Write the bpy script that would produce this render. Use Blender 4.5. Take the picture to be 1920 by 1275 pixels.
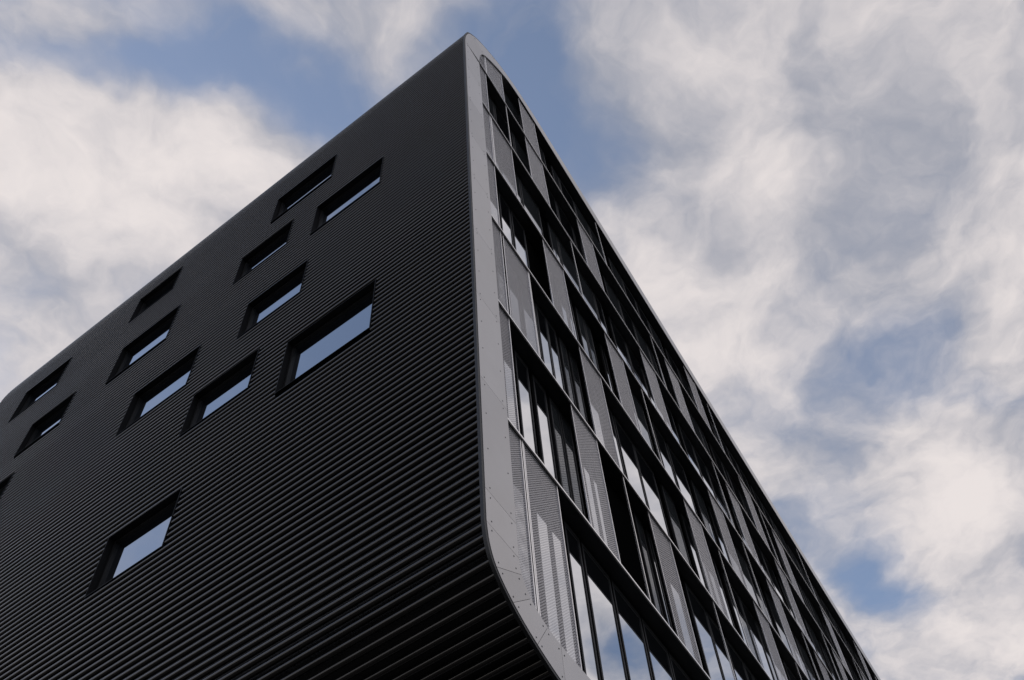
import bpy, math, random
import numpy as np
from mathutils import Matrix, Vector
random.seed(7)
R = math.radians
scene = bpy.context.scene
for o in list(bpy.data.objects):
    bpy.data.objects.remove(o)

# ------------------------------------------------------------------ camera
EYE = 1.6                                   # eye height above the pavement
cam_d = bpy.data.cameras.new("Camera")
cam = bpy.data.objects.new("Camera", cam_d)
scene.collection.objects.link(cam)
right = Vector((0.51231, -0.85717, -0.05297)).normalized()
fwd = Vector((0.49422, 0.24382, 0.83444)).normalized()
up = (-fwd.cross(right)).normalized()
right = fwd.cross(up).normalized()
m = Matrix((right, up, -fwd)).transposed().to_4x4()
m.translation = Vector((-7.69984, -4.42416, EYE))
cam.matrix_world = m
cam_d.sensor_fit = 'HORIZONTAL'
cam_d.sensor_width = 36.0
cam_d.lens = 1829.04 / 1920 * 36.0
cam_d.clip_start = 0.1
cam_d.clip_end = 5000
scene.camera = cam

# ------------------------------------------------------------------ light
SUN_EL, SUN_AZ = R(32), R(14)               # the sun stands behind the building, veiled by cloud
SKY = 0.15
world = bpy.data.worlds.new("World")
scene.world = world
world.use_nodes = True
nt = world.node_tree
nt.nodes.clear()
N = nt.nodes.new
def lk(a, b): nt.links.new(a, b)
def val(op, a, b=None, c=None, clamp=False):
    n = N('ShaderNodeMath'); n.operation = op; n.use_clamp = clamp
    for i, v in enumerate((a, b, c)):
        if v is None: continue
        if isinstance(v, (int, float)): n.inputs[i].default_value = v
        else: lk(v, n.inputs[i])
    return n.outputs[0]
def vec(op, a, b=None, s=None):
    n = N('ShaderNodeVectorMath'); n.operation = op
    for i, v in enumerate((a, b)):
        if v is None: continue
        if isinstance(v, tuple): n.inputs[i].default_value = v
        else: lk(v, n.inputs[i])
    if s is not None:
        if isinstance(s, (int, float)): n.inputs['Scale'].default_value = s
        else: lk(s, n.inputs['Scale'])
    return n.outputs['Value'] if op in ('DOT_PRODUCT', 'LENGTH') else n.outputs[0]
def noise(v, scale, detail, rough=0.5, dist=0.0, out='Fac'):
    n = N('ShaderNodeTexNoise'); n.inputs['Scale'].default_value = scale
    n.inputs['Detail'].default_value = detail; n.inputs['Roughness'].default_value = rough
    n.inputs['Distortion'].default_value = dist
    lk(v, n.inputs['Vector']); return n.outputs[out]
def smooth(x, a, b, lo=0.0, hi=1.0):
    n = N('ShaderNodeMapRange'); n.interpolation_type = 'SMOOTHSTEP'
    lk(x, n.inputs['Value'])
    for k, v in (('From Min', a), ('From Max', b), ('To Min', lo), ('To Max', hi)): n.inputs[k].default_value = v
    return n.outputs['Result']
def mixc(f, a, b):
    n = N('ShaderNodeMix'); n.data_type = 'RGBA'
    if isinstance(f, (int, float)): n.inputs[0].default_value = f
    else: lk(f, n.inputs[0])
    for i, v in ((6, a), (7, b)):
        if isinstance(v, tuple): n.inputs[i].default_value = (*v, 1)
        else: lk(v, n.inputs[i])
    return n.outputs[2]
tc = N('ShaderNodeTexCoord')
sep = N('ShaderNodeSeparateXYZ'); lk(tc.outputs['Generated'], sep.inputs[0])
zc = val('MAXIMUM', sep.outputs[2], 0.06)
comb = N('ShaderNodeCombineXYZ')
lk(val('DIVIDE', sep.outputs[0], zc), comb.inputs[0]); lk(val('DIVIDE', sep.outputs[1], zc), comb.inputs[1])
uv = comb.outputs[0]                        # position on a flat cloud layer overhead
wcol = noise(uv, 5.0, 4, 0.55, 0.0, 'Color')
uvw = vec('ADD', uv, vec('SCALE', vec('SUBTRACT', wcol, (0.5, 0.5, 0.5)), s=0.20))
uv2 = vec('ADD', uvw, vec('SCALE', vec('SUBTRACT', noise(uv, 16.0, 5, 0.6, 0.0, 'Color'), (0.5, 0.5, 0.5)), s=0.016))
n1 = noise(uv2, 2.7, 10, 0.53)
n1s = noise(vec('ADD', uv2, (0.012, 0.045, 0.0)), 2.7, 10, 0.53)     # the same cloud a little nearer the sun: shades the billows
n2 = noise(uv2, 7.0, 10, 0.58)
# banks of cloud (+) and clear gaps (-) in the layer: centre, 2x2 shape, weight
BANKS = [
    (0.072, 0.471, 4.07, -4.24, 19.61, 12.16, -0.34), (0.008, 0.494, 12.01, -11.72, 27.54, 16.99, 0.1),
    (0.059, 0.437, 20.24, -11.1, 26.55, 35.74, 0.16), (0.232, 0.299, 8.44, -4.89, 10.98, 18.08, -0.24),
    (0.32, 0.113, 6.06, -17.91, 8.69, 3.1, -0.36), (0.448, 0.089, 9.89, -18.66, 14.91, 9.38, -0.1),
    (0.549, -0.124, 6.77, -17.63, 22.76, 14.26, -0.14), (1.005, -0.205, 3.38, -5.93, 12.22, 14.15, -0.26),
    (1.04, -0.225, 7.17, -15.76, 19.8, 19.29, -0.16), (0.88, -0.18, 8.01, -9.22, 17.21, 27.46, -0.08),
    (1.275, 0.05, 3.67, -10.69, 13.03, 8.84, -0.34), (1.079, 0.023, -4.93, -17.57, 14.66, -10.11, -0.16),
    (0.186, 0.565, 4.02, -3.15, 6.48, 6.21, 0.30), (0.281, 0.722, 1.74, -5.35, 9.81, 0.24, 0.18),
    (0.192, 0.196, 4.66, -5.59, 25.36, 18.86, 0.22), (0.404, -0.042, 3.41, -7.33, 8.82, 5.48, 0.14),
    (0.655, -0.064, 2.92, -3.44, 5.82, 7.68, 0.05), (0.788, 0.114, 4.23, -2.3, 1.97, 7.09, 0.18),
    (1.158, -0.078, 1.28, -7.08, 7.94, 2.87, 0.2), (1.474, -0.016, 1.67, -5.68, 7.17, 4.94, 0.2),
    (0.519, -0.239, 2.21, -6.77, 9.32, 5.78, 0.1), (0.798, -0.248, 2.84, -10.18, 16.66, 10.62, 0.06),
    (0.03, 0.58, 5.0, -2.0, 3.0, 6.0, 0.22), (0.25, 0.5, 5.0, -3.0, 6.0, 7.0, 0.12),
    (-0.35, 0.7, 2.6, 0.0, 0.0, 1.6, -0.40), (1.187, -0.424, 20.0, 0.0, 0.0, 25.0, -0.30), (1.25, -0.32, 12.0, 0.0, 0.0, 18.0, -0.18), (1.1, -0.42, 3.2, 0.0, 0.0, 4.5, 0.26),
    (0.75, -0.33, 4.0, 0.0, 0.0, 6.0, 0.2),
    (0.367, 0.072, 4.2, -25.23, 8.75, 1.72, -0.1), (0.819, -0.113, 5.16, -6.95, 12.06, 16.31, -0.05), (0.946, -0.221, 4.34, -15.93, 14.58, 9.44, -0.08),
    (1.336, 0.011, 5.45, -11.89, 15.57, 16.79, -0.15), (0.156, 0.377, 6.57, -5.66, 21.47, 19.65, -0.12), (0.094, 0.386, 5.45, -8.9, 30.14, 12.14, -0.1),
]
# thicker, greyer (-) and thinner, brighter (+) stretches of the cloud
TONES = [
    (0.543, -0.108, 2.02, -3.35, 6.49, 5.87, -0.3), (0.535, -0.264, 2.03, -6.55, 9.31, 5.78, -0.2), (0.374, 0.05, 5.51, -10.4, 8.65, 5.38, -0.22),
    (0.59, 0.079, 6.64, -4.78, 6.22, 12.47, -0.14), (0.782, -0.112, 3.87, -6.1, 13.44, 15.18, -0.2), (0.997, 0.024, -0.27, -15.61, 9.12, -1.26, -0.2),
    (0.2, 0.69, 7.84, -7.65, 10.31, 6.57, -0.12), (0.236, 0.415, 10.19, -6.63, 10.12, 14.27, -0.15), (0.138, 0.572, 6.46, -6.55, 12.66, 7.96, 0.14),
    (0.783, 0.06, 5.01, -2.78, 3.41, 11.49, 0.16), (1.16, -0.062, 1.01, -8.0, 9.85, 2.18, 0.16), (1.461, -0.02, 1.87, -6.35, 7.24, 4.98, 0.14),
]
def add_blobs(acc, lst):
    for (cu, cv, a, b, c, d, w) in lst:
        rel = vec('SUBTRACT', uvw, (cu, cv, 0.0))
        e1 = vec('DOT_PRODUCT', rel, (a, b, 0.0)); e2 = vec('DOT_PRODUCT', rel, (c, d, 0.0))
        r2 = val('ADD', val('MULTIPLY', e1, e1), val('MULTIPLY', e2, e2))
        acc = val('ADD', acc, val('MULTIPLY', val('EXPONENT', val('MULTIPLY', r2, -0.8)), w))
    return acc
dens = val('ADD', val('ADD', val('MULTIPLY', val('SUBTRACT', n1, 0.5), 1.25), val('MULTIPLY', val('SUBTRACT', n2, 0.5), 0.34)), 0.56)
dens = add_blobs(dens, BANKS)
cover = smooth(dens, 0.18, 0.74, 0.20, 0.97)
body = val('ADD', val('MULTIPLY', val('SUBTRACT', n1, n1s), 2.2), val('MULTIPLY', val('SUBTRACT', n2, 0.5), 0.95))
body = val('ADD', body, val('MULTIPLY', dens, 0.85))
body = add_blobs(body, [(*q[:6], q[6] * 0.8) for q in TONES])
lit = smooth(body, -0.02, 1.16)
wisp_map = N('ShaderNodeMapping'); wisp_map.inputs['Rotation'].default_value = (0, 0, R(35)); wisp_map.inputs['Scale'].default_value = (9.0, 3.2, 1.0)
lk(uv2, wisp_map.inputs[0])
wisp = smooth(noise(wisp_map.outputs[0], 1.0, 10, 0.56, 0.0), 0.42, 0.80, 0.0, 0.50)       # thin high streaks across the gaps
cover = val('MAXIMUM', cover, wisp)
k = 1.0 / SKY
cloud = mixc(lit, (0.35 * k, 0.365 * k, 0.425 * k), (0.84 * k, 0.775 * k, 0.755 * k))
sky = N('ShaderNodeTexSky'); sky.sky_type = 'NISHITA'; sky.sun_disc = False
sky.sun_elevation = SUN_EL; sky.sun_rotation = SUN_AZ
sky.air_density = 1.0; sky.dust_density = 0.6; sky.ozone_density = 1.5
bg = N('ShaderNodeBackground'); bg.inputs['Strength'].default_value = SKY
lk(mixc(cover, sky.outputs[0], cloud), bg.inputs['Color'])
wo = N('ShaderNodeOutputWorld'); lk(bg.outputs[0], wo.inputs[0])
world.cycles.sampling_method = 'MANUAL'; world.cycles.sample_map_resolution = 512

sun_d = bpy.data.lights.new("Sun", 'SUN'); sun_d.energy = 1.2; sun_d.angle = R(12); sun_d.color = (1.0, 0.93, 0.84)
sun = bpy.data.objects.new("Sun", sun_d); scene.collection.objects.link(sun)
sv = Vector((math.sin(SUN_AZ) * math.cos(SUN_EL), math.cos(SUN_AZ) * math.cos(SUN_EL), math.sin(SUN_EL)))
sun.rotation_euler = sv.to_track_quat('Z', 'Y').to_euler()
vs = scene.view_settings
vs.view_transform = 'Standard'; vs.look = 'None'; vs.exposure = 0.0; vs.gamma = 1.0; vs.use_curve_mapping = False

# ------------------------------------------------------------------ materials
def new_mat(name):
    m = bpy.data.materials.new(name); m.use_nodes = True
    return m, m.node_tree, m.node_tree.nodes['Principled BSDF']
def metal(name, col, rough, metallic=0.0, var=0.06, nscale=1.2, spec=0.5, bump=0.0, streak=0.0, rnd=0.0, rvar=0.08):
    m, t, p = new_mat(name)
    g = t.nodes.new('ShaderNodeNewGeometry')
    n = t.nodes.new('ShaderNodeTexNoise'); n.inputs['Scale'].default_value = nscale
    n.inputs['Detail'].default_value = 6; n.inputs['Roughness'].default_value = 0.6
    mp = t.nodes.new('ShaderNodeMapping'); mp.inputs['Scale'].default_value = (1, 1, 0.25 if streak else 1)
    t.links.new(g.outputs['Position'], mp.inputs[0]); t.links.new(mp.outputs[0], n.inputs['Vector'])
    hs = t.nodes.new('ShaderNodeHueSaturation'); hs.inputs['Color'].default_value = (*col, 1)
    mr = t.nodes.new('ShaderNodeMapRange'); mr.inputs['From Min'].default_value = 0.3; mr.inputs['From Max'].default_value = 0.7
    mr.inputs['To Min'].default_value = 1 - var; mr.inputs['To Max'].default_value = 1 + var
    t.links.new(n.outputs['Fac'], mr.inputs['Value'])
    v = mr.outputs[0]
    if rnd:
        oi = t.nodes.new('ShaderNodeObjectInfo')
        ml = t.nodes.new('ShaderNodeMath'); ml.operation = 'MULTIPLY_ADD'
        ml.inputs[1].default_value = 2 * rnd; ml.inputs[2].default_value = 1 - rnd
        t.links.new(oi.outputs['Random'], ml.inputs[0])
        mm = t.nodes.new('ShaderNodeMath'); mm.operation = 'MULTIPLY'
        t.links.new(v, mm.inputs[0]); t.links.new(ml.outputs[0], mm.inputs[1]); v = mm.outputs[0]
    t.links.new(v, hs.inputs['Value']); t.links.new(hs.outputs[0], p.inputs['Base Color'])
    p.inputs['Metallic'].default_value = metallic; p.inputs['Specular IOR Level'].default_value = spec
    r = t.nodes.new('ShaderNodeMapRange'); r.inputs['To Min'].default_value = rough - rvar; r.inputs['To Max'].default_value = rough + rvar
    t.links.new(n.outputs['Fac'], r.inputs['Value']); t.links.new(r.outputs[0], p.inputs['Roughness'])
    if bump:
        b = t.nodes.new('ShaderNodeBump'); b.inputs['Strength'].default_value = bump; b.inputs['Distance'].default_value = 0.02
        t.links.new(n.outputs['Fac'], b.inputs['Height']); t.links.new(b.outputs[0], p.inputs['Normal'])
    return m
M_RIB = metal('black_coated_rib', (0.006, 0.006, 0.006), 0.18, 0.0, 0.12, 0.8, 0.78, rnd=0.12, rvar=0.05)
M_RIB.node_tree.nodes['Principled BSDF'].inputs['Specular Tint'].default_value = (1.0, 0.92, 0.84, 1)
M_BLACK = metal('black_backing', (0.006, 0.006, 0.007), 0.6, 0.0, 0.1)
M_CORE = metal('black_membrane_wall', (0.004, 0.004, 0.004), 0.9, 0.0, 0.1, 1.2, 0.0)
M_PANEL = metal('grey_anodised_panel', (0.49, 0.478, 0.472), 0.36, 1.0, 0.09, 0.7, 0.5, bump=0.25, rnd=0.10)
M_TRIM = metal('dark_edge_trim', (0.022, 0.022, 0.023), 0.5, 0.0, 0.08)
M_LEDGE = metal('satin_black_ledge', (0.012, 0.012, 0.013), 0.33, 0.0, 0.25, 3.0, 0.5, streak=1)
M_EDGE = metal('pale_ledge_edge', (0.90, 0.88, 0.86), 0.30, 1.0, 0.08)
M_POST = metal('pale_post', (0.95, 0.93, 0.91), 0.28, 1.0, 0.06)
M_SFRAME = metal('screen_frame_metal', (0.93, 0.91, 0.91), 0.28, 1.0, 0.06)
M_WFRAME = metal('dark_window_frame', (0.012, 0.012, 0.013), 0.5, 0.0, 0.1, 1.2, 0.3)
M_MULL = metal('grey_mullion', (0.010, 0.010, 0.011), 0.6, 0.0, 0.1, 1.2, 0.3)
M_LINE = metal('black_reveal_lining', (0.006, 0.006, 0.007), 0.65, 0.0, 0.2, 4.0, 0.15, streak=1)
M_SCREW = metal('dark_screw', (0.08, 0.075, 0.08), 0.5, 0.3, 0.05)
M_PAVE = metal('grey_paving', (0.045, 0.044, 0.043), 0.85, 0.0, 0.2, 2.0)
M_BASE = metal('grey_concrete_base', (0.16, 0.16, 0.16), 0.75, 0.0, 0.15, 1.5)
M_ROOF = metal('grey_roof_membrane', (0.2, 0.2, 0.2), 0.8, 0.0, 0.1)
def glass(name, body, f0, wav):
    m, t, p = new_mat(name)
    t.nodes.remove(p)
    df = t.nodes.new('ShaderNodeBsdfDiffuse'); df.inputs['Color'].default_value = (*body, 1)
    gl = t.nodes.new('ShaderNodeBsdfGlossy'); gl.inputs['Color'].default_value = (0.93, 0.96, 1.0, 1); gl.inputs['Roughness'].default_value = 0.01
    lw = t.nodes.new('ShaderNodeFresnel'); lw.inputs['IOR'].default_value = 1.55
    mr = t.nodes.new('ShaderNodeMapRange'); mr.inputs['To Min'].default_value = f0; mr.inputs['To Max'].default_value = 1.0
    t.links.new(lw.outputs[0], mr.inputs['Value'])
    mx = t.nodes.new('ShaderNodeMixShader')
    t.links.new(mr.outputs[0], mx.inputs[0]); t.links.new(df.outputs[0], mx.inputs[1]); t.links.new(gl.outputs[0], mx.inputs[2])
    g = t.nodes.new('ShaderNodeNewGeometry'); n = t.nodes.new('ShaderNodeTexNoise'); n.inputs['Scale'].default_value = 0.7; n.inputs['Detail'].default_value = 1
    t.links.new(g.outputs['Position'], n.inputs['Vector'])
    b = t.nodes.new('ShaderNodeBump'); b.inputs['Strength'].default_value = wav; b.inputs['Distance'].default_value = 0.02
    t.links.new(n.outputs['Fac'], b.inputs['Height']); t.links.new(b.outputs[0], gl.inputs['Normal'])
    t.links.new(mx.outputs[0], t.nodes['Material Output'].inputs[0])
    return m
M_GLASS = glass('coated_glass', (0.01, 0.012, 0.015), 0.72, 0.05)
M_GLASS2 = glass('side_glass', (0.008, 0.010, 0.014), 0.52, 0.03)
M_DIM = glass('dim_glass', (0.05, 0.054, 0.057), 0.22, 0.05)
def screen_mat():
    m, t, p = new_mat('perforated_screen')
    oi = t.nodes.new('ShaderNodeObjectInfo'); cm = t.nodes.new('ShaderNodeMix'); cm.data_type = 'RGBA'
    cm.inputs[6].default_value = (0.38, 0.365, 0.37, 1); cm.inputs[7].default_value = (0.53, 0.515, 0.52, 1)
    t.links.new(oi.outputs['Random'], cm.inputs[0]); t.links.new(cm.outputs[2], p.inputs['Base Color'])
    p.inputs['Roughness'].default_value = 0.42; p.inputs['Metallic'].default_value = 0.95
    g = t.nodes.new('ShaderNodeNewGeometry'); s = t.nodes.new('ShaderNodeSeparateXYZ'); t.links.new(g.outputs['Position'], s.inputs[0])
    def mth(op, a, b):
        n = t.nodes.new('ShaderNodeMath'); n.operation = op
        for i, v in enumerate((a, b)):
            if v is None: continue
            if isinstance(v, (int, float)): n.inputs[i].default_value = v
            else: t.links.new(v, n.inputs[i])
        return n.outputs[0]
    f = 2 * math.pi / 0.036
    a = mth('SINE', mth('MULTIPLY', mth('ADD', s.outputs[0], s.outputs[2]), f * 0.7071), None)
    b = mth('SINE', mth('MULTIPLY', mth('SUBTRACT', s.outputs[0], s.outputs[2]), f * 0.7071), None)
    hole = mth('ADD', mth('MULTIPLY', mth('ADD', a, b), 0.28), 0.42)
    tr = t.nodes.new('ShaderNodeBsdfTransparent'); mx = t.nodes.new('ShaderNodeMixShader')
    t.links.new(hole, mx.inputs[0]); t.links.new(p.outputs[0], mx.inputs[1]); t.links.new(tr.outputs[0], mx.inputs[2])
    t.links.new(mx.outputs[0], t.nodes['Material Output'].inputs[0])
    return m
M_SCREEN = screen_mat()

# ------------------------------------------------------------------ mesh helpers
col = scene.collection
def link(name, verts, faces, mat, parent=None, smooth_=False, loc=(0, 0, 0)):
    me = bpy.data.meshes.new(name); me.from_pydata([tuple(v) for v in verts], [], faces); me.validate(); me.update()
    me.materials.append(mat)
    if smooth_:
        me.polygons.foreach_set('use_smooth', [True] * len(me.polygons)); me.set_sharp_from_angle(angle=R(55))
    o = bpy.data.objects.new(name, me); col.objects.link(o); o.location = loc
    if parent: o.parent = parent
    return o
class MB:
    def __init__(s): s.v = []; s.f = []
    def box(s, x0, x1, y0, y1, z0, z1, fn=None):
        b = len(s.v)
        P = [(x0, y0, z0), (x1, y0, z0), (x1, y1, z0), (x0, y1, z0), (x0, y0, z1), (x1, y0, z1), (x1, y1, z1), (x0, y1, z1)]
        s.v += [fn(*p) if fn else p for p in P]
        s.f += [tuple(b + i for i in (q[::-1] if fn else q)) for q in ((3, 2, 1, 0), (4, 5, 6, 7), (0, 1, 5, 4), (1, 2, 6, 5), (2, 3, 7, 6), (3, 0, 4, 7))]
    def loft(s, rings, close=False, caps=False):
        b = len(s.v); n = len(rings[0])
        for r in rings: s.v += r
        for i in range(len(rings) - 1):
            for j in range(n if close else n - 1):
                a = b + i * n + j; c = b + i * n + (j + 1) % n
                s.f.append((a, c, c + n, a + n))
        if caps:
            s.f.append(tuple(range(b + n - 1, b - 1, -1))); q = b + (len(rings) - 1) * n; s.f.append(tuple(range(q, q + n)))
    def cyl(s, c, r, y0, y1, n=8):
        s.loft([[(c[0] + r * math.cos(2 * math.pi * i / n), y, c[1] + r * math.sin(2 * math.pi * i / n)) for i in range(n)] for y in (y0, y1)], True, True)
    def build(s, name, mat, parent, sm=False): return link(name, s.v, s.f, mat, parent, sm)

TH = 0.104325                                # the two fronts meet at 84 degrees
tl = Vector((math.sin(TH), math.cos(TH), 0)); nl = Vector((math.cos(TH), -math.sin(TH), 0))
def L2W(s, d, z): return tuple(tl * s + nl * d + Vector((0, 0, z)))
def Z(z): return z + EYE
def catmull(pts, n=6):
    P = [np.array(p, float) for p in pts]; P = [2 * P[0] - P[1]] + P + [2 * P[-1] - P[-2]]; out = []
    for i in range(1, len(P) - 2):
        for q in range(n):
            t = q / n; a, b, c, d = P[i - 1:i + 3]
            out.append(0.5 * (2 * b + (c - a) * t + (2 * a - 5 * b + 4 * c - d) * t * t + (3 * b - a - 3 * c + d) * t ** 3))
    return [tuple(p) for p in out] + [tuple(P[-2])]
LEN = 54.0
bo = catmull([(3.3, 7.69), (2.5, 7.74), (1.71, 7.88), (1.14, 8.05), (.74, 8.22), (.44, 8.40), (.25, 8.56), (.13, 8.72), (.045, 8.95), (0, 9.25)])
to = catmull([(0, 30.4), (.035, 30.95), (.13, 31.5), (.31, 32.12), (.83, 33.0), (1.59, 33.8), (2.39, 34.43), (3.22, 34.86), (4.2, 35.15), (5.5, 35.3), (7.5, 35.36)])
bi = catmull([(3.3, 8.48), (2.5, 8.48), (1.82, 8.5), (1.42, 8.57), (1.11, 8.71), (.93, 8.88), (.845, 9.05), (.82, 9.25)])
ti = catmull([(.82, 30.6), (.86, 31.04), (.93, 31.5), (1.09, 32.1), (1.34, 32.58), (1.92, 33.28), (2.63, 33.94), (3.26, 34.27), (4.2, 34.46), (5.5, 34.5), (7.5, 34.5)])
OUT = [(x, Z(z)) for x, z in bo + to]; INN = [(x, Z(z)) for x, z in bi + ti]
def resample(P, step):
    P = np.array(P); d = np.r_[0, np.cumsum(np.linalg.norm(np.diff(P, axis=0), axis=1))]
    s = np.arange(0, d[-1], step); return [(np.interp(q, d, P[:, 0]), np.interp(q, d, P[:, 1])) for q in s]
def offset(P, o):
    P = np.array(P); T = np.gradient(P, axis=0); T /= np.linalg.norm(T, axis=1)[:, None] + 1e-9
    Nn = np.stack([-T[:, 1], T[:, 0]], 1); return [tuple(p) for p in P + Nn * o]   # + = outwards
def zin_top(x): return float(np.interp(x, [p[0] for p in ti], [p[1] for p in ti]))
def zin_bot(x): return float(np.interp(x, [p[0] for p in bi][::-1], [p[1] for p in bi][::-1]))

# ------------------------------------------------------------------ ground
gr = link('pavement', [(-400, -400, 0), (400, -400, 0), (400, 400, 0), (-400, 400, 0)], [(0, 1, 2, 3)], M_PAVE)
gr['kind'] = 'structure'; gr['label'] = 'grey paving around the foot of the building'

# ------------------------------------------------------------------ building
B = bpy.data.objects.new('office_building', None); col.objects.link(B)
B['label'] = 'black ribbed office block with rounded edges, grey metal surround and perforated window screens'
B['category'] = 'building'

S_END = 22.35; RAD = 0.5                    # far end of the ribbed front and its rounded corner
core_prof = offset(OUT, -0.55)
mb = MB()
full = core_prof + [(LEN - 0.1, core_prof[-1][1]), (LEN - 0.1, core_prof[0][1])]
mb.loft([[(x + tl.x / tl.y * y, y, z) for x, z in full] for y in (0.37, S_END * tl.y)], True, True)
mb.build('core_wall', M_CORE, B)
mb = MB(); mb.box(4.0, LEN - 1, 3.5, 19, 0.0, Z(7.72)); mb.build('base_wall', M_BASE, B)
mb = MB(); mb.box(8.2, LEN - .2, 0.3, 21, Z(35.2), Z(35.3)); mb.build('roof', M_ROOF, B)

# ---- ribbed front: black sheet with the window openings left out, then one rib after another
WINS = [(5.10, 7.57, 27.25, 28.90), (2.93, 5.37, 23.80, 25.50), (6.40, 8.46, 24.45, 25.94), (5.20, 7.30, 20.53, 22.15),
        (12.23, 14.30, 28.20, 29.66), (11.14, 13.70, 24.20, 26.08), (8.96, 11.48, 20.00, 21.78), (6.22, 8.33, 17.50, 19.02),
        (17.65, 20.09, 27.50, 29.23), (15.63, 17.71, 23.88, 25.41), (16.99, 19.50, 20.73, 22.53), (2.60, 5.15, 16.38, 18.28),
        (7.51, 9.66, 13.55, 15.17)]
PITCH, RR = 0.1785, 0.048
def RW(s, px, pz, d=0.0): return (px + tl.x * s + nl.x * d, tl.y * s + nl.y * d, pz)
def sheet_path(px, cut0=0.05):
    rr = max(RAD - px, 0.1)
    return [(cut0, 0.0), (S_END, 0.0)] + [(S_END + rr * math.sin(a), rr - rr * math.cos(a)) for a in np.linspace(0.2, math.pi / 2, 6)] + [(S_END + rr, rr + 3.0)]
DS = 0.078
mb = MB()
for part in (bo, to):
    P = offset([(x, Z(z)) for x, z in part], -DS)
    mb.loft([[RW(s_, x, z, d) for (s_, d) in sheet_path(x)] for x, z in P])
ss = sorted({0.05, S_END} | {w[0] for w in WINS} | {w[1] for w in WINS})
zz = sorted({9.25, 30.4} | {w[2] for w in WINS} | {w[3] for w in WINS})
for a, b in zip(ss[:-1], ss[1:]):
    for c, d in zip(zz[:-1], zz[1:]):
        ms, mz = (a + b) / 2, (c + d) / 2
        if any(w[0] < ms < w[1] and w[2] < mz < w[3] for w in WINS): continue
        q = len(mb.v); mb.v += [RW(b, DS, Z(c)), RW(a, DS, Z(c)), RW(a, DS, Z(d)), RW(b, DS, Z(d))]; mb.f.append((q, q + 1, q + 2, q + 3))
mb.loft([[RW(s_, DS, z, d) for (s_, d) in sheet_path(DS)[1:]] for z in (Z(9.25), Z(30.4))])
mb.build('backing_sheet', M_BLACK, B)
rp = resample(OUT, PITCH)
rn = np.gradient(np.array(resample(OUT, PITCH / 10)), axis=0)[::10]
arc = [R(a) for a in (-118, -90, -62, -36, -12, 12, 36, 62, 90, 118)]
for i, (px, pz) in enumerate(rp):
    if px > 2.6 and pz > 30: break            # the roof beyond is plain sheet
    if px > 2.75 and pz < 11: continue        # and so is the flat soffit
    t = rn[min(i, len(rn) - 1)]; t = t / np.linalg.norm(t); nx, nz = -t[1], t[0]
    ring = [(nx * math.cos(a) * RR + t[0] * math.sin(a) * RR, nz * math.cos(a) * RR + t[1] * math.sin(a) * RR) for a in arc]
    cuts = sorted((a - .012, b + .012) for a, b, z0, z1 in WINS if Z(z0) - 0.055 < pz < Z(z1) + 0.055 and px < .2)
    s0 = 0.045
    for a, b in cuts:
        mb = MB(); mb.loft([[RW(s_, px + u, pz + w) for u, w in ring] for s_ in (s0, a)], False, True)
        mb.build('cladding_rib', M_RIB, B, True); s0 = b
    rr = max(RAD - px, 0.1)
    rings = [[RW(s0, px + u, pz + w) for u, w in ring]]
    for a in np.linspace(0, math.pi / 2, 7):
        rings.append([RW(S_END + (rr - u) * math.sin(a), px, pz + w, rr - (rr - u) * math.cos(a)) for u, w in ring])
    rings.append([RW(S_END + rr - u, px, pz + w, rr + 3.0) for u, w in ring])
    mb = MB(); mb.loft(rings, False, True); mb.build('cladding_rib', M_RIB, B, True)

# ---- punched windows of the ribbed front
DEP = 0.145
for (a, b, z0, z1) in WINS:
    z0, z1 = Z(z0), Z(z1)
    mb = MB(); f0 = -0.058
    for q in ((a - .022, a, f0, DEP + .04, z0 - .022, z1 + .022), (b, b + .022, f0, DEP + .04, z0 - .022, z1 + .022),
              (a, b, f0, DEP + .04, z1, z1 + .022), (a, b, f0 - .006, DEP + .04, z0 - .022, z0)): mb.box(*q, fn=L2W)
    w = mb.build('window', M_LINE, B); w['label'] = 'deep black window reveal cut into the ribs'
    mb = MB(); fw = 0.05
    for q in ((a, a + fw, DEP - .05, DEP + .03, z0, z1), (b - fw, b, DEP - .05, DEP + .03, z0, z1),
              (a + fw, b - fw, DEP - .05, DEP + .03, z1 - fw, z1), (a + fw, b - fw, DEP - .05, DEP + .03, z0, z0 + fw)): mb.box(*q, fn=L2W)
    mb.build('frame', M_WFRAME, w)
    mb = MB(); mb.box(a + fw, b - fw, DEP, DEP + .02, z0 + fw, z1 - fw, fn=L2W); mb.build('pane', M_GLASS2, w)

# ---- dark trim along the corner between ribs and surround
mb = MB()
e0, e1 = offset(OUT, 0.004), offset(OUT, 0.056)
mb.loft([[(p[0], -.006, p[1]), (q[0], -.006, q[1]), (q[0] + .004, .045, q[1]), (p[0] + .004, .045, p[1])] for p, q in zip(e0, e1)], True, True)
mb.build('corner_trim', M_TRIM, B)

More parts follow.
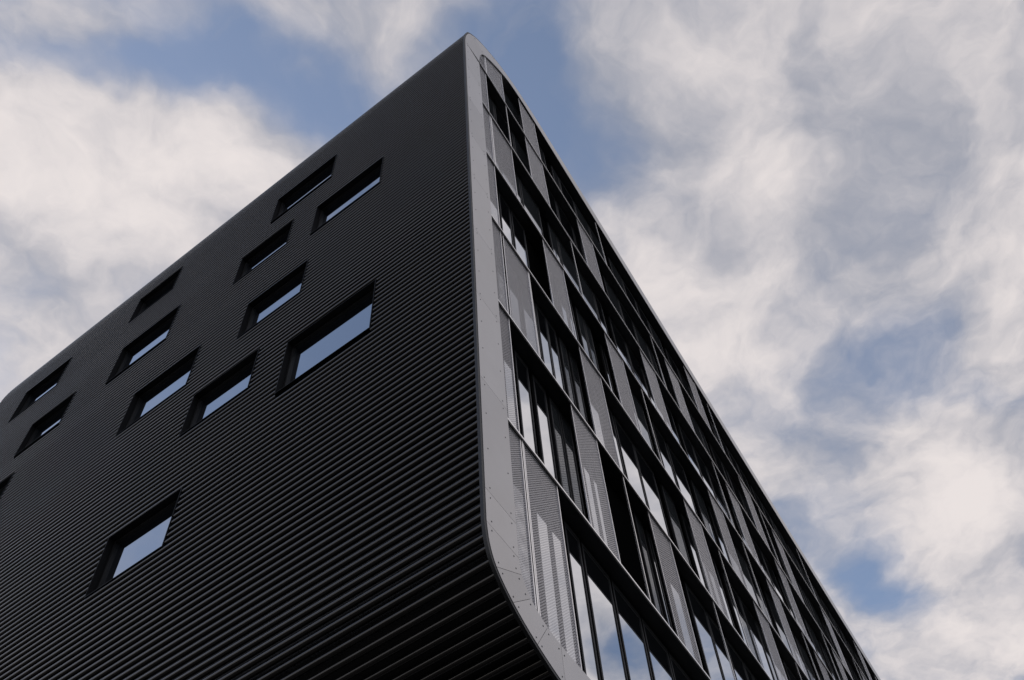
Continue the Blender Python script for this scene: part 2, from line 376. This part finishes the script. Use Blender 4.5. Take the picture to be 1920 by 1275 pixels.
# ---- backing ring of the grey surround: also lines the big opening
ob = offset(OUT, -0.02)
ringO = ob + [(LEN - .02, ob[-1][1]), (LEN - .02, ob[0][1])]
def by_len(P, n):
    P = np.array(P); d = np.r_[0, np.cumsum(np.linalg.norm(np.diff(P, axis=0), axis=1))]; s = np.linspace(0, d[-1], n)
    return [(np.interp(q, d, P[:, 0]), np.interp(q, d, P[:, 1])) for q in s]
def sk(p, y): return (p[0] + tl.x / tl.y * y, y, p[1])
def ring_mesh(name, O, I, y0, y1, mat, parent):
    mb = MB(); mb.loft([[sk(o, y0), sk(i, y0), sk(i, y1), sk(o, y1)] for o, i in zip(O, I)], True, True)
    return mb.build(name, mat, parent)
segsO = [(bo, bi), ([bo[-1], to[0]], [bi[-1], ti[0]]), (to, ti)]
for nm, (po, pi) in zip(('surround_backing',) * 3, segsO):
    O = [(x, Z(z)) for x, z in by_len(po, 40)]; I = [(x, Z(z)) for x, z in by_len(pi, 40)]
    if len(po) == 2: O = [(0.09, O[0][1]), (0.09, O[-1][1])]; I = [I[0], I[-1]]
    else: O = offset(O, -0.09)
    ring_mesh(nm, O, I, 0.004, 0.365, M_LEDGE, B)
for (za, zb) in ((7.71, 8.48), (34.5, 35.34)):
    mb = MB(); mb.box(3.3 if za < 9 else 7.5, LEN, 0.005, 0.36, Z(za), Z(zb)); mb.build('surround_backing', M_LEDGE, B)
mb = MB(); mb.box(LEN - .8, LEN, 0.005, 0.36, Z(8.48), Z(34.5)); mb.build('surround_backing', M_LEDGE, B)

# ---- surround panels with screws
def nearest(P, q): return int(np.argmin([(p[0] - q[0]) ** 2 + (p[1] - q[1]) ** 2 for p in P]))
GAP = 0.003
def panel(O, I, screws):
    n = len(O); v = []; f = []
    for y in (-.012, .002):
        for o, i in zip(O, I): v += [(o[0], y, Z(o[1])), (i[0], y, Z(i[1]))]
    k2 = 2 * n
    for q in range(n - 1):
        a = 2 * q; f += [(a, a + 1, a + 3, a + 2), (k2 + a + 2, k2 + a + 3, k2 + a + 1, k2 + a), (a, a + 2, k2 + a + 2, k2 + a), (a + 1, k2 + a + 1, k2 + a + 3, a + 3)]
    f += [(0, k2, k2 + 1, 1), (2 * n - 2, 2 * n - 1, k2 + 2 * n - 1, k2 + 2 * n - 2)]
    P = link('surround_panel', v, f, M_PANEL, B)
    mb = MB()
    for (x, z) in screws: mb.cyl((x, Z(z)), 0.012, -.0155, -.011, 8)
    if screws:
        s = mb.build('screws', M_SCREW, P); s['kind'] = 'stuff'
zj = [9.25, 9.9, 12.5, 15.1, 17.7, 20.4, 22.9, 25.5, 28.1, 30.4]
for a, b in zip(zj[:-1], zj[1:]):
    sc = [(x, z) for x in (.13, .69) for z in ([a + .1, b - .1] + ([a + (b - a) * .36, a + (b - a) * .68] if b - a > 1 else []))]
    panel([(0, a + GAP), (0, b - GAP)], [(.82, a + GAP), (.82, b - GAP)], sc)
def curve_panels(CO, CI, joints):
    for (oa, ia), (ob_, ib) in zip(joints[:-1], joints[1:]):
        def cut(P, p, q, n=9):
            i, j = nearest(P, p), nearest(P, q); i, j = min(i, j), max(i, j)
            pts = by_len(P[i:j + 1], n); pts = np.array(pts)
            d0 = pts[1] - pts[0]; d1 = pts[-2] - pts[-1]
            pts[0] += d0 / np.linalg.norm(d0) * GAP; pts[-1] += d1 / np.linalg.norm(d1) * GAP
            return [tuple(x) for x in pts]
        O, I = cut(CO, oa, ob_), cut(CI, ia, ib)
        sc = []
        for e, nx_ in ((0, 1), (-1, -2)):
            for w in (.14, .82):
                p = np.array(O[e]) * (1 - w) + np.array(I[e]) * w; q = np.array(O[nx_]) * (1 - w) + np.array(I[nx_]) * w
                dd = q - p; sc.append(tuple(p + dd / (np.linalg.norm(dd) + 1e-6) * .07))
        panel(O, I, sc)
bo2 = bo; bi2 = bi
curve_panels(bo2, bi2, [((3.3, 7.69), (3.3, 8.48)), ((1.86, 7.86), (1.82, 8.5)), ((1.17, 8.06), (1.45, 8.56)), ((.56, 8.32), (1.07, 8.73)), ((.2, 8.62), (.87, 9.0)), ((0, 9.25), (.82, 9.25))])
curve_panels(to, ti, [((0, 30.4), (.82, 30.6)), ((.5, 32.5), (1.25, 32.4)), ((1.9, 34.07), (2.3, 33.65)), ((4.0, 35.1), (4.2, 34.46)), ((7.5, 35.36), (7.5, 34.5))])
x = 3.3
while x < LEN:
    e = min(x + 2.6, LEN); panel([(x + GAP, 7.69), (e - GAP, 7.69)], [(x + GAP, 8.48), (e - GAP, 8.48)], [(q, w) for q in (x + .1, e - .1) for w in (7.8, 8.36)]); x += 2.6
x = 7.5
while x < LEN:
    e = min(x + 2.6, LEN); panel([(x + GAP, 35.36), (e - GAP, 35.36)][::-1], [(x + GAP, 34.5), (e - GAP, 34.5)][::-1], []); x += 2.6

# ---- floor ledges
ZF = [12.32 + 3.68 * k_ for k_ in range(6)]
for zf in ZF:
    z = Z(zf)
    mb = MB(); mb.box(0.83, LEN - .8, 0.025, 0.362, z - .045, z + .04); w = mb.build('floor_ledge', M_LEDGE, B)
    mb = MB(); mb.box(0.825, LEN - .8, -0.004, 0.023, z - .03, z + .016); mb.build('ledge_edge', M_EDGE, w)

# ---- window bands behind the ledges
GY = 0.31
FLO = [8.5] + ZF; TOP = ZF + [34.4]
given = {
    0: [(1.42, 1.77, 0), (2.16, 2.54, 0), (2.66, 3.0, 0), (3.25, 3.70, 0), (3.88, 4.84, 0), (5.02, 6.06, 0), (6.24, 7.24, 0)],
    1: [(1.45, 1.77, 0), (1.98, 2.41, 0), (2.69, 3.12, 0), (3.37, 3.68, 1), (3.82, 4.17, 1), (4.56, 4.86, 0), (4.98, 5.19, 0), (7.2, 7.5, 1), (7.8, 7.92, 0), (8.6, 9.14, 0), (9.85, 10.9, 0), (11.05, 12.0, 0)],
    2: [(.95, 1.25, 0), (1.5, 2.4, 1), (2.6, 3.2, 1), (3.34, 3.74, 0), (3.84, 4.21, 0), (4.47, 4.72, 1), (4.95, 5.26, 1), (5.7, 6.2, 0), (6.9, 7.12, 0), (7.31, 8.31, 0), (8.45, 9.53, 0), (10.12, 10.8, 1), (11.35, 11.75, 0)],
    3: [(.95, 1.8, 0), (1.96, 2.43, 0), (2.59, 3.2, 0), (5.0, 5.3, 0), (5.45, 5.75, 0), (6.1, 6.45, 1), (6.6, 6.9, 1), (7.6, 7.75, 0), (9.2, 10.2, 1), (10.94, 11.75, 0), (12.0, 13.14, 0), (13.8, 14.6, 1), (15.1, 15.6, 0)],
}
rg = random.Random(11)
for s in range(7):
    lst = list(given.get(s, []))
    x = lst[-1][1] + .16 if lst else (1.1 if s < 6 else 3.2)
    q = 0
    while x < (16, 22, 28, 34, 40, 47, 52)[s]:
        q += 1
        if q % 5 == 4: x += .5; continue
        wd = rg.choice((1.04, 1.04, .44)); lst.append((x, x + wd, 1 if rg.random() < (.35 if s < 4 else .5) else 0)); x += wd + .15
    za, zb = Z(FLO[s]) + .1, Z(TOP[s]) - .16
    for (a, b, dim) in lst:
        fw = .05
        def ring(x0, x1, z0, z1, y): return [(x0, y, z0), (x1, y, z0), (x1, y, z1), (x0, y, z1)]
        mb = MB()                            # grey outer casing, then the black sash inside it
        mb.loft([ring(a, b, za, zb, GY - .014), ring(a - fw, b + fw, za - .05, zb + .08, GY - .014), ring(a - fw, b + fw, za - .05, zb + .08, GY + .04), ring(a, b, za, zb, GY + .04), ring(a, b, za, zb, GY - .014)], True)
        w = mb.build('window', M_MULL, B)
        i2 = .012
        mb = MB(); mb.loft([ring(a + i2, b - i2, za + .03, zb - .05, GY - .007), ring(a + .001, b - .001, za + .001, zb - .001, GY - .007), ring(a + .001, b - .001, za + .001, zb - .001, GY + .03), ring(a + i2, b - i2, za + .03, zb - .05, GY + .03), ring(a + i2, b - i2, za + .03, zb - .05, GY - .007)], True)
        mb.build('frame', M_WFRAME, w)
        mb = MB(); mb.box(a + i2, b - i2, GY, GY + .02, za + .03, zb - .05); mb.build('pane', M_DIM if dim else M_GLASS, w)

# ---- perforated screens and posts in the front plane
def XJ(j): return 1.33 + 1.193 * j
def screen(x0, x1, s):
    zb, zt = FLO[s] + .03, TOP[s] - .045
    n = 7; xs = np.linspace(x0, x1, n)
    tp = [min(zt, zin_top(q) + .1) for q in xs]; bt = [max(zb, zin_bot(q) - .1) for q in xs]
    v = [(q, .045, Z(t_)) for q, t_ in zip(xs, bt)] + [(q, .045, Z(t_)) for q, t_ in zip(xs, tp)]
    f = [(i, i + 1, n + i + 1, n + i) for i in range(n - 1)]
    o = link('sliding_screen', v, f, M_SCREEN, B)
    mb = MB()
    mb.box(x0 - .004, x0 + .020, .026, .052, Z(bt[0]), Z(tp[0])); mb.box(x1 - .020, x1 + .004, .026, .052, Z(bt[-1]), Z(tp[-1]))
    mb.box(x0 + .026, x1 - .026, .036, .060, Z(bt[2]), Z(bt[2]) + .03)
    mb.box(x0 + .026, x1 - .026, .036, .060, Z(tp[2]) - .03, Z(tp[2]))
    mb.build('screen_frame', M_SFRAME, o)
def post(j, s, w=.019):
    x = XJ(j); mb = MB(); zt = min(TOP[s] - .05, zin_top(x) + .05)
    mb.box(x - w, x + w * .6, .022, .055, Z(FLO[s]) + .045, Z(zt)); mb.build('post', M_POST, B)
for s in range(7): screen(.80, XJ(0) - .05, s)
SCR = {0: [0], 1: [2, 5], 2: [0, 3, 8, 12.1], 3: [2, 5, 11, 15.1, 19], 4: [0, 8, 14, 18, 23.4, 29], 5: [2, 5, 10.9, 16.9, 20, 29.6, 25], 6: [0, 2, 13.8, 32, 35, 39]}
PST = {0: [0], 1: [4, 8], 2: [1, 10, 15], 3: [7, 13.4, 18], 4: [0, 4, 13, 22.4, 27], 5: [1, 9.9, 18.8, 28.8], 6: [0, 7, 15.9, 25, 37]}
for s, js in SCR.items():
    for j in js: screen(XJ(j) + .035, XJ(j + 1) - .03, s)
for s, js in PST.items():
    for j in js: post(j, s)
